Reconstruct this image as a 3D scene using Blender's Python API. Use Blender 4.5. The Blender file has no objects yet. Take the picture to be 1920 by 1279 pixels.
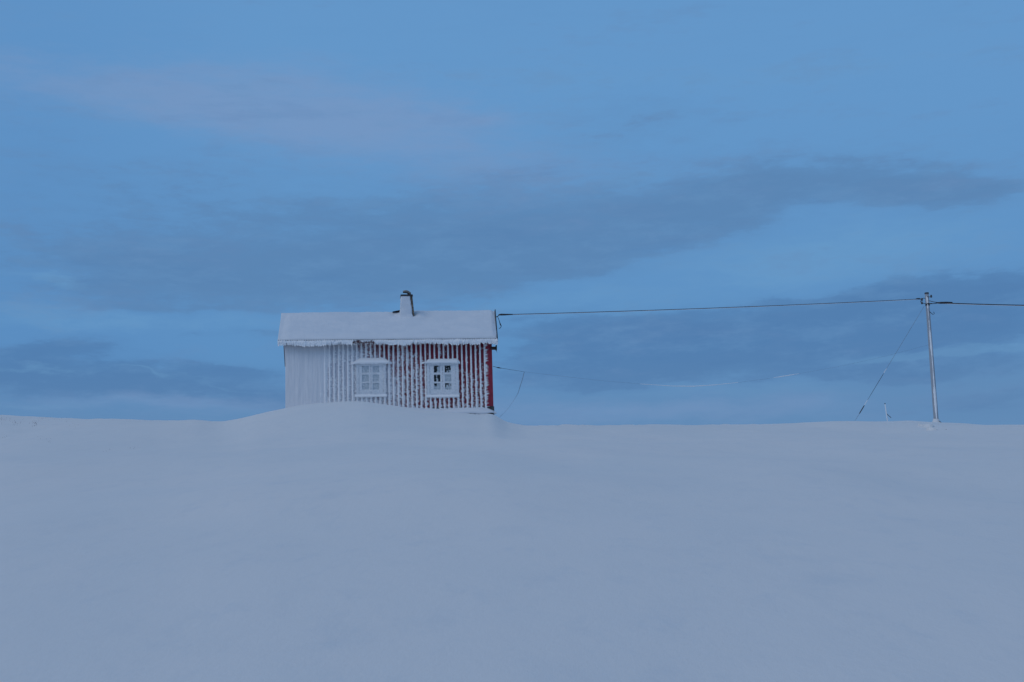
import bpy, math, random
import numpy as np
from mathutils import Vector, Matrix

random.seed(7)
np.random.seed(7)
C = bpy.data.collections.new('scene_objects')
bpy.context.scene.collection.children.link(C)
sc = bpy.context.scene

# ------------------------------------------------------------------ camera
PITCH, ROLL = math.radians(11.0), math.radians(1.7)
FPX = 2850.0                      # focal length in photograph pixels (1920 wide)
EYE = Vector((0, 0, 1.6))
fwd = Vector((0, math.cos(PITCH), math.sin(PITCH)))
up0 = Vector((0, -math.sin(PITCH), math.cos(PITCH)))
rt0 = Vector((1, 0, 0))
rt = rt0 * math.cos(ROLL) - up0 * math.sin(ROLL)
up = up0 * math.cos(ROLL) + rt0 * math.sin(ROLL)
cam = bpy.data.cameras.new('camera')
cam.sensor_width = 36.0
cam.lens = FPX / 1920 * 36.0
cam.clip_start, cam.clip_end = 0.1, 30000
cam_o = bpy.data.objects.new('camera', cam)
M = Matrix((rt, up, -fwd)).transposed().to_4x4()
M.translation = EYE
cam_o.matrix_world = M
sc.collection.objects.link(cam_o)
sc.camera = cam_o


def ray(px, py):
    return fwd * FPX + rt * (px - 960) + up * (639.5 - py)


def at(px, py, Y):
    d = ray(px, py)
    return EYE + d * (Y / d.y)


def azel(px, py):
    d = ray(px, py).normalized()
    return math.degrees(math.atan2(d.x, d.y)), math.degrees(math.asin(d.z))


def lin(r, g, b):
    f = lambda c: (c / 255 / 12.92) if c / 255 <= .04045 else ((c / 255 + .055) / 1.055) ** 2.4
    return (f(r), f(g), f(b), 1)


# ------------------------------------------------------------------ world
SUN_EL, SUN_AZ = math.radians(46), math.radians(228)    # azimuth clockwise from +Y: from the left, spread by thin cloud
SUN_STRENGTH = 0.67
w = bpy.data.worlds.new('World')
sc.world = w
w.use_nodes = True
nt = w.node_tree
N, L = nt.nodes, nt.links


def node(t, **kw):
    n = N.new(t)
    for k, v in kw.items():
        setattr(n, k, v)
    return n


def mth(op, a, b=None, c=None, clamp=False):
    n = N.new('ShaderNodeMath')
    n.operation = op
    n.use_clamp = clamp
    for i, v in enumerate((a, b, c)):
        if v is None:
            continue
        if isinstance(v, (int, float)):
            n.inputs[i].default_value = v
        else:
            L.new(v, n.inputs[i])
    return n.outputs[0]


def mixc(f, a, b, mode='MIX'):
    n = N.new('ShaderNodeMix')
    n.data_type = 'RGBA'
    n.blend_type = mode
    for s, v in ((n.inputs[0], f), (n.inputs[6], a), (n.inputs[7], b)):
        if isinstance(v, (int, float)):
            s.default_value = v
        elif isinstance(v, tuple):
            s.default_value = v
        else:
            L.new(v, s)
    return n.outputs[2]


def maprange(v, a, b, c, d, smooth=True):
    n = N.new('ShaderNodeMapRange')
    n.interpolation_type = 'SMOOTHSTEP' if smooth else 'LINEAR'
    L.new(v, n.inputs[0])
    for i, x in enumerate((a, b, c, d)):
        n.inputs[i + 1].default_value = x
    return n.outputs[0]


tc = node('ShaderNodeTexCoord')
sep = node('ShaderNodeSeparateXYZ')
L.new(tc.outputs['Generated'], sep.inputs[0])
az = mth('MULTIPLY', mth('ARCTAN2', sep.outputs[0], sep.outputs[1]), 57.2958)
el = mth('MULTIPLY', mth('ARCSINE', sep.outputs[2]), 57.2958)
# noise in direction space, stretched along the horizon
mp = node('ShaderNodeMapping')
mp.inputs['Scale'].default_value = (1, 1, 3.6)
L.new(tc.outputs['Generated'], mp.inputs[0])


def noise(scale, detail=5, rough=.55, vec=None, loc=0):
    n = node('ShaderNodeTexNoise')
    n.inputs['Scale'].default_value = scale
    n.inputs['Detail'].default_value = detail
    n.inputs['Roughness'].default_value = rough
    if loc:
        m = node('ShaderNodeVectorMath', operation='ADD')
        m.inputs[1].default_value = (loc, loc * .7, loc * 1.3)
        L.new(vec or mp.outputs[0], m.inputs[0])
        L.new(m.outputs[0], n.inputs['Vector'])
    else:
        L.new(vec or mp.outputs[0], n.inputs['Vector'])
    return n.outputs[0]


nA = noise(9, 5, .55)
nB = noise(11, 6, .6, loc=3.1)
nC = noise(15, 7, .62, loc=7.7)
nS = noise(8, 6, .62, loc=5.2)
mp2 = node('ShaderNodeMapping')
mp2.inputs['Scale'].default_value = (1, 1, 6)
L.new(tc.outputs['Generated'], mp2.inputs[0])
nT = noise(9, 7, .62, vec=mp2.outputs[0], loc=1.9)
U = mth('ADD', az, mth('MULTIPLY', mth('SUBTRACT', nA, .5), 3.6))
V = mth('ADD', el, mth('MULTIPLY', mth('SUBTRACT', nB, .5), 2.0))
cmb = node('ShaderNodeCombineXYZ')
L.new(U, cmb.inputs[0])
L.new(V, cmb.inputs[1])


def blobs(lst):
    tot = None
    for (px, py, rx, ry, tilt, wgt) in lst:
        a, e = azel(px, py)
        m = node('ShaderNodeMapping', vector_type='TEXTURE')
        m.inputs['Location'].default_value = (a, e, 0)
        m.inputs['Rotation'].default_value = (0, 0, math.radians(tilt - 1.7))
        m.inputs['Scale'].default_value = (rx / 49.7, ry / 49.7, 1)
        L.new(cmb.outputs[0], m.inputs[0])
        d = node('ShaderNodeVectorMath', operation='DOT_PRODUCT')
        L.new(m.outputs[0], d.inputs[0])
        L.new(m.outputs[0], d.inputs[1])
        g = mth('MULTIPLY', mth('EXPONENT', mth('MULTIPLY', d.outputs['Value'], -1)), wgt)
        tot = g if tot is None else mth('ADD', tot, g)
    return tot


# (px, py, half width, half height, tilt, weight): where the cloud banks of this evening sky lie
high_bank = blobs([
    (280, 515, 380, 52, -1, .60), (700, 500, 400, 62, 3, .75), (1000, 465, 260, 75, 6, .70), (1120, 505, 130, 28, 0, .35),
    (1330, 395, 170, 62, 8, .80), (1480, 350, 170, 46, 8, .65), (1680, 350, 130, 42, 0, .85), (1810, 372, 120, 34, 0, .70), (1900, 350, 90, 16, 0, .4),
    (60, 320, 260, 90, 0, .22), (480, 400, 560, 90, 3, .42), (850, 400, 420, 90, 6, .25), (1180, 240, 200, 70, 4, .32), (900, 330, 260, 60, 0, .10), (300, 572, 170, 12, 0, .5)])
low_bank = blobs([
    (1270, 665, 260, 52, 0, .95), (1500, 630, 330, 52, 3, .85), (1780, 590, 220, 62, 2, .8), (1850, 525, 160, 30, 0, .75), (1600, 560, 110, 22, 10, .6),
    (1480, 562, 60, 12, 0, .4), (1060, 620, 130, 34, 0, .5), (1100, 700, 190, 26, 0, .65), (1240, 590, 130, 22, 4, .35), (1840, 690, 260, 22, 0, .55), (1640, 700, 200, 18, 0, .45),
    (1840, 760, 260, 22, 0, .6),
    (200, 715, 380, 40, -2, .85), (1300, 630, 360, 60, 2, .35), (1750, 640, 240, 60, 0, .35), (250, 712, 330, 24, -3, .5), (120, 656, 130, 20, 3, .8), (215, 640, 60, 10, 0, .35), (480, 745, 240, 26, 0, .8), (470, 632, 90, 10, 0, .5), (366, 632, 24, 5, 0, .5), (460, 695, 110, 14, 0, .6), (60, 700, 140, 18, 0, .5)])
pink = blobs([(120, 165, 330, 40, -2, .55), (430, 190, 330, 60, -6, .45), (700, 235, 300, 80, -12, .65), (860, 225, 90, 16, 0, .4),
              (1240, 775, 420, 26, 0, .75), (1000, 320, 220, 60, 0, .22), (330, 760, 260, 22, 0, .75)])
lite = blobs([(1560, 480, 330, 62, 6, .8), (120, 523, 60, 7, 0, .8), (60, 515, 120, 10, 0, .4), (220, 605, 330, 28, 0, .7), (1870, 655, 150, 12, 2, .9),
              (620, 428, 50, 7, 0, .5), (1380, 736, 300, 14, 0, .8), (80, 686, 150, 6, 0, .8), (290, 700, 60, 4, -4, .8), (430, 716, 110, 4, -10, .6), (1030, 570, 180, 26, 4, .6),
              (1180, 340, 90, 26, 12, .45), (1700, 672, 240, 10, 3, .8), (80, 757, 130, 7, 0, .8), (1300, 150, 700, 60, 0, .35), (1020, 352, 90, 22, 0, .3)])
# unseen broken cloud all round, greyed and thickened to cut blue light on snow
wide = noise(3.2, 6, .6, loc=11)
side = maprange(mth('ABSOLUTE', az), 22, 40, 0, 1)
over = maprange(el, 24, 34, 0, 1)
outside = mth('MAXIMUM', side, over)
wide_c = mth('MULTIPLY', maprange(wide, .36, .58, .25, .9), outside)
tex = mth('ADD', mth('MULTIPLY', mth('SUBTRACT', nC, .5), .55), mth('MULTIPLY', mth('SUBTRACT', nS, .5), .9))
nF = noise(42, 6, .65, loc=2.2)
tex = mth('ADD', tex, mth('MULTIPLY', mth('SUBTRACT', nT, .5), .75))
tex = mth('ADD', tex, mth('MULTIPLY', mth('SUBTRACT', nF, .5), .85))
hb = maprange(mth('ADD', high_bank, tex), .10, 1.0, 0, 1, False)
hb = mth('ADD', mth('MULTIPLY', hb, .55), maprange(mth('ADD', high_bank, tex), .34, .72, 0, .45))
lb = mth('ADD', maprange(mth('ADD', low_bank, tex), .05, 1.1, 0, .5, False), maprange(mth('ADD', low_bank, tex), .34, .72, 0, .5))
pk = maprange(mth('ADD', pink, mth('MULTIPLY', tex, .8)), -.05, 1.0, 0, 1)
lt = maprange(mth('ADD', lite, tex), .15, .95, 0, 1)

sky = node('ShaderNodeTexSky', sky_type='NISHITA', sun_disc=False)
sky.sun_elevation, sky.sun_rotation = SUN_EL, SUN_AZ
sky.air_density, sky.dust_density, sky.ozone_density = 1, .5, 3
SKY_STRENGTH = 0.1
K = 1 / SKY_STRENGTH
nish = mixc(1.0, sky.outputs[0], (1.0, 1.3, 1.45, 1), 'MULTIPLY')


def col(r, g, b):
    c = lin(r, g, b)
    return (c[0] * K, c[1] * K, c[2] * K, 1)


veil_lo, veil_hi = col(88, 138, 188), col(100, 151, 201)
veil = mixc(maprange(el, 7, 22, 0, 1), veil_lo, veil_hi)
base = mixc(.93, nish, veil)
base = mixc(mth('MULTIPLY', maprange(az, -8, -19, 0, 1), .35), base, col(86, 136, 190))
base = mixc(mth('MULTIPLY', lt, .60), base, col(105, 155, 200))
base = mixc(mth('MULTIPLY', maprange(el, 7.5, 11.0, 1, 0), .6), base, col(94, 132, 174))
base = mixc(mth('MULTIPLY', hb, .85), base, col(90, 131, 176))
base = mixc(mth('MULTIPLY', lb, .80), base, col(80, 122, 170))
base = mixc(mth('MULTIPLY', pk, .72), base, col(121, 151, 193))
base = mixc(mth('MULTIPLY', mth('MULTIPLY', lt, lb), .5), base, col(100, 148, 192))
base = mixc(mth('MULTIPLY', maprange(el, 7.6, 10.8, 1, 0), .40), base, col(101, 138, 179))
mott = noise(24, 7, .66, loc=4.4)
wisp = noise(13, 7, .68, vec=mp2.outputs[0], loc=8.3)
cl = mth('ADD', mth('ADD', mth('MULTIPLY', hb, .7), mth('MULTIPLY', lb, .7)), mth('ADD', mth('MULTIPLY', pk, .5), .18), clamp=True)
base = mixc(mth('MULTIPLY', maprange(mott, .46, .68, 0, .34), cl), base, col(103, 147, 192))
base = mixc(mth('MULTIPLY', maprange(wisp, .50, .70, 0, .20), cl), base, col(76, 118, 168))
base = mixc(wide_c, base, col(98, 122, 154))
bg = N['Background']
L.new(base, bg.inputs[0])
bg.inputs[1].default_value = SKY_STRENGTH

# ------------------------------------------------------------------ sun (dusk light spread by thin cloud)
sd = bpy.data.lights.new('sun', 'SUN')
sd.energy = SUN_STRENGTH
sd.angle = math.radians(50)
sd.color = (1.0, .92, .84)
so = bpy.data.objects.new('sun', sd)
sdir = Vector((math.sin(SUN_AZ) * math.cos(SUN_EL), math.cos(SUN_AZ) * math.cos(SUN_EL), math.sin(SUN_EL)))
so.rotation_euler = sdir.to_track_quat('Z', 'Y').to_euler()
sc.collection.objects.link(so)

sc.view_settings.view_transform = 'Standard'
sc.view_settings.look = 'None'
sc.view_settings.gamma = 1
sc.view_settings.exposure = 0
sc.view_settings.use_curve_mapping = False
sc.cycles.max_bounces = 6
sc.cycles.diffuse_bounces = 4


# ------------------------------------------------------------------ materials
class Mat:
    def __init__(s, name, rough=.6, bump=None):
        s.m = bpy.data.materials.new(name)
        s.m.use_nodes = True
        s.n, s.l = s.m.node_tree.nodes, s.m.node_tree.links
        s.b = s.n['Principled BSDF']
        s.b.inputs['Roughness'].default_value = rough
        s.geo = s.n.new('ShaderNodeNewGeometry')

    def noise(s, scale, detail=4, rough=.55, stretch=(1, 1, 1)):
        mp = s.n.new('ShaderNodeMapping')
        mp.inputs['Scale'].default_value = stretch
        s.l.new(s.geo.outputs['Position'], mp.inputs[0])
        t = s.n.new('ShaderNodeTexNoise')
        t.inputs['Scale'].default_value = scale
        t.inputs['Detail'].default_value = detail
        t.inputs['Roughness'].default_value = rough
        s.l.new(mp.outputs[0], t.inputs['Vector'])
        return t.outputs[0]

    def rng(s, v, a, b, c=0, d=1):
        n = s.n.new('ShaderNodeMapRange')
        n.interpolation_type = 'SMOOTHSTEP'
        s.l.new(v, n.inputs[0])
        for i, x in enumerate((a, b, c, d)):
            n.inputs[i + 1].default_value = x
        return n.outputs[0]

    def mul(s, a, b, op='MULTIPLY'):
        n = s.n.new('ShaderNodeMath')
        n.operation = 'ADD' if op == 'PLUS' else op
        for i, v in enumerate((a, b)):
            if isinstance(v, (int, float)):
                n.inputs[i].default_value = v
            else:
                s.l.new(v, n.inputs[i])
        return n.outputs[0]

    def mix(s, f, a, b):
        n = s.n.new('ShaderNodeMix')
        n.data_type = 'RGBA'
        for k, v in ((0, f), (6, a), (7, b)):
            if isinstance(v, (tuple, float, int)):
                n.inputs[k].default_value = v
            else:
                s.l.new(v, n.inputs[k])
        return n.outputs[2]

    def color(s, v):
        if isinstance(v, tuple):
            s.b.inputs['Base Color'].default_value = v
        else:
            s.l.new(v, s.b.inputs['Base Color'])

    def bump(s, h, strength=.3, dist=.02):
        n = s.n.new('ShaderNodeBump')
        n.inputs['Strength'].default_value = strength
        n.inputs['Distance'].default_value = dist
        s.l.new(h, n.inputs['Height'])
        s.l.new(n.outputs[0], s.b.inputs['Normal'])


def m_snow():
    m = Mat('ground_snow', .75)
    f = m.rng(m.noise(.22, 5, .6, (1, .5, 1)), .35, .65)
    c = m.mix(f, (.76, .795, .82, 1), (.80, .815, .83, 1))
    g = m.rng(m.noise(1.7, 6, .65, (1, .35, 1)), .5, .75)
    g2 = m.rng(m.noise(3.2, 6, .7, (1, .3, 1)), .52, .72)
    c = m.mix(m.mul(g, .6), c, (.72, .76, .80, 1))
    m.color(m.mix(m.mul(g2, .5), c, (.70, .75, .80, 1)))
    m.bump(m.noise(3, 8, .7, (1, .45, 1)), .28, .06)
    return m.m


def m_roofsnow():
    m = Mat('shade_tinted_snow', .75)
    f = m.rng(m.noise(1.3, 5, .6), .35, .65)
    m.color(m.mix(f, (.68, .75, .83, 1), (.73, .79, .86, 1)))  # darker, bluer than the ground snow: the roof's weaker sunlight put into the colour
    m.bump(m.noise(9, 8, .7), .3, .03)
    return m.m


def m_crust():
    m = Mat('windblown_crust', .8)
    f = m.rng(m.noise(5, 6, .65, (4, 4, .25)), .35, .65)
    m.color(m.mix(f, (.70, .74, .80, 1), (.78, .81, .86, 1)))
    m.bump(m.noise(22, 8, .7, (2, 2, .5)), .4, .02)
    return m.m


def m_rime():
    m = Mat('rime_ice', .55)
    f = m.rng(m.noise(40, 5, .65), .35, .65)
    m.color(m.mix(f, (.88, .92, .97, 1), (.95, .97, .99, 1)))
    m.bump(m.noise(70, 6, .7), .5, .012)
    return m.m


def m_frosted(name, c1, c2, fx, rough=.7, frost=(.60, .63, .70, 1), ztop=None):
    """painted wood under a thin, patchy film of rime; fx = (x from, x to) over which the film thins out"""
    m = Mat(name, rough)
    base = m.mix(m.rng(m.noise(9, 5, .6, (3, 3, .4)), .3, .7), c1, c2)
    sp = m.n.new('ShaderNodeSeparateXYZ')
    m.l.new(m.geo.outputs['Position'], sp.inputs[0])
    lev = m.rng(sp.outputs[0], fx[0], fx[1], .95, -.30)
    if ztop is not None:                       # sheltered strip under the eave stays clearer
        lev = m.mul(lev, m.mul(m.rng(sp.outputs[2], ztop - .75, ztop - .15, 0, .75), m.rng(sp.outputs[0], -5.5, -4.9)), 'SUBTRACT')
    n = m.noise(30, 6, .7, (1.3, 1.3, .8))
    patch = m.noise(2.4, 4, .6, (1.6, 1.6, .6))
    t = m.mul(m.mul(lev, m.mul(m.mul(n, .5, 'SUBTRACT'), 2.4), 'PLUS'),
              m.mul(m.mul(patch, .5, 'SUBTRACT'), 1.6), 'PLUS')
    f = m.rng(t, .12, .62)
    m.color(m.mix(f, base, frost))
    m.bump(m.noise(60, 5, .7), .3, .01)
    return m.m


def m_plain(name, c1, c2, rough=.6, scale=12, metal=0.0, bump=.2):
    m = Mat(name, rough)
    m.b.inputs['Metallic'].default_value = metal
    m.color(m.mix(m.rng(m.noise(scale, 5, .65), .3, .7), c1, c2))
    m.bump(m.noise(scale * 4, 5, .7), bump, .01)
    return m.m


# ------------------------------------------------------------------ mesh helpers
def mesh(name, v, f, mat, parent=None, smooth=False, loc=None):
    me = bpy.data.meshes.new(name)
    me.from_pydata([tuple(map(float, p)) for p in v], [], f)
    me.materials.append(mat)
    if smooth:
        me.polygons.foreach_set('use_smooth', [True] * len(me.polygons))
    me.update()
    o = bpy.data.objects.new(name, me)
    C.objects.link(o)
    if parent is not None:
        o.parent = parent
    if loc is not None:
        o.location = loc
    return o


def empty(name, loc, rz=0):
    o = bpy.data.objects.new(name, None)
    o.location = loc
    o.rotation_euler = (0, 0, rz)
    C.objects.link(o)
    return o


def tag(o, label=None, cat=None, group=None, kind=None):
    for k, v in (('label', label), ('category', cat), ('group', group), ('kind', kind)):
        if v:
            o[k] = v
    return o


def box(v, f, x0, x1, y0, y1, z0, z1, jit=0, bev=0.0):
    """append a box (chamfered when bev) to v, f"""
    r = lambda: random.uniform(-jit, jit)
    b = len(v)
    if bev <= 0:
        for x, y, z in ((x0, y0, z0), (x1, y0, z0), (x1, y1, z0), (x0, y1, z0), (x0, y0, z1), (x1, y0, z1), (x1, y1, z1), (x0, y1, z1)):
            v.append((x + r(), y + r(), z + r()))
        f += [[b + i for i in q] for q in ((0, 3, 2, 1), (4, 5, 6, 7), (0, 1, 5, 4), (1, 2, 6, 5), (2, 3, 7, 6), (3, 0, 4, 7))]
    else:
        # chamfer the two front long edges (towards -y)
        for z in (z0, z1):
            for x, y in ((x0, y1), (x0, y0 + bev), (x0 + bev, y0), (x1 - bev, y0), (x1, y0 + bev), (x1, y1)):
                v.append((x + r(), y + r(), z))
        f.append([b + i for i in range(5, -1, -1)])
        f.append([b + 6 + i for i in range(6)])
        for i in range(6):
            j = (i + 1) % 6
            f.append([b + i, b + j, b + 6 + j, b + 6 + i])


def tube(v, f, pts, rad, n=8, cap=True, jit=0.0):
    pts = [Vector(p) for p in pts]
    b = len(v)
    m = len(pts)
    for i, p in enumerate(pts):
        t = (pts[min(i + 1, m - 1)] - pts[max(i - 1, 0)]).normalized()
        a = Vector((0, 0, 1)) if abs(t.z) < .9 else Vector((0, 1, 0))
        s = t.cross(a).normalized()
        u = s.cross(t)
        r = rad[i] if isinstance(rad, (list, tuple)) else rad
        for k in range(n):
            th = 2 * math.pi * k / n
            q = r * (1 + random.uniform(-jit, jit))
            v.append(p + s * math.cos(th) * q + u * math.sin(th) * q)
    for i in range(m - 1):
        for k in range(n):
            k2 = (k + 1) % n
            f.append([b + i * n + k, b + i * n + k2, b + (i + 1) * n + k2, b + (i + 1) * n + k])
    if cap:
        f.append([b + k for k in range(n - 1, -1, -1)])
        f.append([b + (m - 1) * n + k for k in range(n)])


def spike(v, f, base, d, r, n=3):
    """small rime needle: pyramid from base along d"""
    base, d = Vector(base), Vector(d)
    t = d.normalized()
    a = Vector((0, 0, 1)) if abs(t.z) < .9 else Vector((1, 0, 0))
    s = t.cross(a).normalized()
    u = s.cross(t)
    b = len(v)
    ph = random.random() * 6.28
    for k in range(n):
        th = ph + 2 * math.pi * k / n
        v.append(base + s * math.cos(th) * r + u * math.sin(th) * r)
    v.append(base + d)
    for k in range(n):
        f.append([b + k, b + (k + 1) % n, b + n])


# value noise in numpy
_H = np.random.RandomState(3).rand(4096)


def vnoise(x, y, seed=0):
    x, y = np.asarray(x, float), np.asarray(y, float)
    xi, yi = np.floor(x).astype(np.int64), np.floor(y).astype(np.int64)
    xf, yf = x - xi, y - yi
    xf, yf = xf * xf * (3 - 2 * xf), yf * yf * (3 - 2 * yf)
    h = lambda a, b: _H[((a * 7349 + b * 9151 + seed * 531) ^ ((a * 31 + b * 17) >> 2)) & 4095]
    return (h(xi, yi) * (1 - xf) + h(xi + 1, yi) * xf) * (1 - yf) + (h(xi, yi + 1) * (1 - xf) + h(xi + 1, yi + 1) * xf) * yf - .5


def fbm(x, y, o=4, seed=0, g=.5):
    s, a = 0, 1
    for i in range(o):
        s = s + a * vnoise(x * 2 ** i + i * 13.7, y * 2 ** i + i * 5.3, seed + i)
        a *= g
    return s


def sstep(a, b, t):
    t = np.clip((t - a) / (b - a), 0, 1)
    return t * t * (3 - 2 * t)


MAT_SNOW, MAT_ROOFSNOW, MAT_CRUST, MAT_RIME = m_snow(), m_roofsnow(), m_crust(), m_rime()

# ------------------------------------------------------------------ the snow hill
PROFILE = [(-400, 784), (0, 778), (40, 781), (80, 783), (160, 786), (230, 785.5), (300, 786), (370, 785.5), (395, 790), (420, 790.5),
           (445, 786), (480, 777), (510, 770), (536, 765), (570, 759), (605, 755), (640, 752.5), (680, 752.5), (705, 757), (730, 760.5),
           (765, 766), (800, 772), (840, 776.5), (868, 776.8), (885, 778.2), (900, 779.9), (910, 779), (917, 777.2), (926, 778), (932, 783), (939, 788), (952, 793), (985, 797),
           (1060, 796), (1130, 796.5), (1200, 798), (1300, 797.5), (1380, 795), (1460, 796.5), (1540, 795.5), (1585, 793), (1620, 790.5),
           (1665, 789), (1710, 788), (1745, 792), (1775, 793.5), (1850, 797.5), (1900, 798), (1960, 796), (2300, 800)]
pa, pe = [], []
for px, py in PROFILE:
    d = ray(px, py + float(np.interp(px, [0, 60, 150, 400, 520, 760, 930, 985, 1200, 1300, 1460, 1580, 1720, 1900], [2, 2, 0, 1, 2.8, 1, 0, 4, 6, 4, 5, 10, 6, 6])))
    pa.append(d.x / d.y)
    pe.append(d.z / d.y)
pa, pe = np.array(pa), np.array(pe)
E_MEAN = float(np.interp(0.1, pa, pe))
ya = [ray(p, 790) for p in (-300, 300, 480, 930, 1000, 1350, 1700, 2300)]
ya = [d.x / d.y for d in ya]
YV = [58, 55, 49.3, 49.9, 51.5, 60, 66, 68]


def smooth_interp(a):
    # average of shifted linear interpolations: rounds the corners of the crest line
    s = 0
    for k in (-1.5, -.75, 0, .75, 1.5):
        s = s + np.interp(a + k * .0022, pa, pe)
    return s / 5


def ground(x, y):
    x, y = np.asarray(x, float), np.asarray(y, float)
    yy = np.maximum(y, 1.0)
    a = x / yy
    Yc = np.interp(a, ya, YV)
    t = y / Yc
    k = sstep(.55, .97, t) * (1 - sstep(1.6, 2.6, t))
    e = E_MEAN + (smooth_interp(np.clip(a, pa[0], pa[-1])) - E_MEAN) * k
    hc = 1.6 + e * Yc
    tt = np.clip(t, -2, 1)
    g = tt * (1.17 - .17 * tt)
    z = hc * g
    # behind the crest the ground flattens and then sinks a little towards the plain
    q = np.maximum(t - 1, 0)
    z = z - hc * np.where(q < .5, .32 * q * q, .08 + .04 * (1 - np.exp(-(q - .5)))) * 1.0
    z = np.where(q > 0, z + hc * .04 * (1 - np.exp(-q * 3)), z)
    near = np.exp(-np.maximum(np.hypot(x, y - 45) - 70, 0) / 60)
    right = sstep(-1.0, 2.0, x)
    crest = np.exp(-((t - 1) / .12) ** 2)
    r = fbm(x * .16, y * .10, 3, 5) * .34 * near * (1 - .75 * crest) * sstep(5, 20, y)
    r = r + fbm(x * 1.3, y * .7, 4, 9, .55) * (.014 + .075 * right * crest) * near
    r = r + np.maximum(fbm(x * 1.1, y * .45, 4, 44, .6) - .05, 0) * .05 * right * np.exp(-((t - .93) / .10) ** 2) * near
    r = r + fbm(x * 3.6, y * 1.8, 3, 48, .6) * .045 * crest * near * (.35 + .65 * right) * (1 - sstep(-9.5, -8, x) * (1 - sstep(-1.2, 0, x)))
    left = sstep(-11, -14, x)
    r = r + fbm(x * 2.1, y * 1.2, 4, 29, .6) * .03 * left * crest
    return z + r


def ground_hit(px, py):
    r = ray(px, py)
    y = 8.0
    while y < 70:
        p = EYE + r * (y / r.y)
        if p.z < float(ground(p.x, p.y)):
            return p
        y += .05
    return p


def axis(lo, hi, step, far, grow=1.25):
    c = list(np.arange(lo, hi + 1e-6, step))
    a, s = [], step
    x = lo
    while x > -far:
        s *= grow
        x -= s
        a.append(x)
    b, s = [], step
    x = hi
    while x < far:
        s *= grow
        x += s
        b.append(x)
    return np.array(a[::-1] + c + b)


gx = axis(-21, 24, .14, 9000)
gy = np.concatenate([axis(6, 44, .45, 9000)[:-1], []])
gy = gy[gy < 43.9]
gy = np.concatenate([gy, np.arange(44, 66, .16), ])
s, yv, ext = .16, 66, []
while yv < 9000:
    s *= 1.22
    yv += s
    ext.append(yv)
gy = np.concatenate([gy, ext])
X, Y = np.meshgrid(gx, gy)
Z = ground(X, Y)
vs = np.stack([X.ravel(), Y.ravel(), Z.ravel()], 1)
nx, ny = len(gx), len(gy)
idx = np.arange(nx * ny).reshape(ny, nx)
fq = np.stack([idx[:-1, :-1].ravel(), idx[:-1, 1:].ravel(), idx[1:, 1:].ravel(), idx[1:, :-1].ravel()], 1)
me = bpy.data.meshes.new('snow_ground')
me.vertices.add(len(vs))
me.vertices.foreach_set('co', vs.ravel().astype(np.float32))
me.loops.add(fq.size)
me.loops.foreach_set('vertex_index', fq.ravel().astype(np.int32))
me.polygons.add(len(fq))
me.polygons.foreach_set('loop_start', np.arange(0, fq.size, 4, dtype=np.int32))
me.polygons.foreach_set('use_smooth', np.ones(len(fq), dtype=bool))
me.update()
me.materials.append(MAT_SNOW)
go = bpy.data.objects.new('snow_ground', me)
C.objects.link(go)
tag(go, kind='structure')

# ------------------------------------------------------------------ the house
YAW = math.radians(6)
ex = Vector((math.cos(YAW), math.sin(YAW), 0))
ey = Vector((-math.sin(YAW), math.cos(YAW), 0))
O = at(537, 766, 50)


def hit(px, py, d=0.0):
    """photo pixel -> house coordinates (x, z) on the plane d metres behind the front wall"""
    r = ray(px, py)
    p0 = O + ey * d
    t = (p0 - EYE).dot(ey) / r.dot(ey)
    p = EYE + r * t - O
    return p.dot(ex), p.z


W = hit(923.5, 765)[0]
OV = .32                                   # eave overhang
Z_WALL = hit(730, 641, 0)[1]               # top of the visible wall, up under the eave
Z_EAVE = hit(730, 636.5, -OV)[1]           # lower edge of the roof sheet
DEPTH = 4.4
Z_RIDGE = hit(740, 583.5, DEPTH / 2)[1] - .10
SL = (Z_RIDGE - Z_EAVE) / (DEPTH / 2 + OV)
XL = hit(520, 637, -OV)[0]
XR = hit(933.5, 635, -OV)[0]
XRF = lambda y: XR + .19 * min(max((DEPTH / 2 + OV - abs(y - DEPTH / 2)) / (DEPTH / 2 + OV), 0), 1)
print('house W', W, 'Zwall', Z_WALL, 'Zeave', Z_EAVE, 'ridge', Z_RIDGE, 'slope', math.degrees(math.atan(SL)), 'XL', XL, 'XR', XR,
      'ridge ends', hit(529, 584, 2.2), hit(930, 580, 2.2), 'eave z l/r', hit(530, 637, -OV)[1], hit(925, 634, -OV)[1])
house = empty('cabin', O, YAW)
tag(house, 'small red wooden cabin plastered with white rime, snow on its roof, on the crest', 'cabin')

X_FROST0, X_FROST1 = -5.2, -1.1
RED1, RED2 = (.085, .005, .015, 1), (.24, .013, .036, 1)
MAT_RED = m_frosted('red_boards', RED1, RED2, (-6.0, -1.7), .7, (.50, .53, .60, 1), O.z + Z_WALL)
MAT_CORNER = m_plain('red_corner_paint', (.22, .012, .034, 1), (.31, .020, .048, 1), .65, 8)
MAT_DARK = m_plain('dark_wood', (.02, .014, .016, 1), (.05, .03, .03, 1), .8, 20)
MAT_FASCIA = m_plain('fascia_red', (.05, .006, .012, 1), (.10, .012, .02, 1), .7, 20)
MAT_IRON = m_plain('dark_metal', (.02, .022, .026, 1), (.06, .06, .07, 1), .5, 20, .4)
MAT_SHEET = m_plain('roof_sheet_metal', (.06, .07, .09, 1), (.26, .30, .36, 1), .5, 30, .3)
MAT_STONE = m_plain('foundation_stone', (.02, .024, .03, 1), (.08, .085, .09, 1), .9, 6)
MAT_WHITEWOOD = m_plain('frosted_white_wood', (.66, .72, .78, 1), (.80, .85, .90, 1), .7, 25, 0, .5)
MAT_GLASS = m_plain('dark_window_glass', (.006, .008, .010, 1), (.02, .024, .028, 1), .12, 6, 0, .02)
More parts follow.
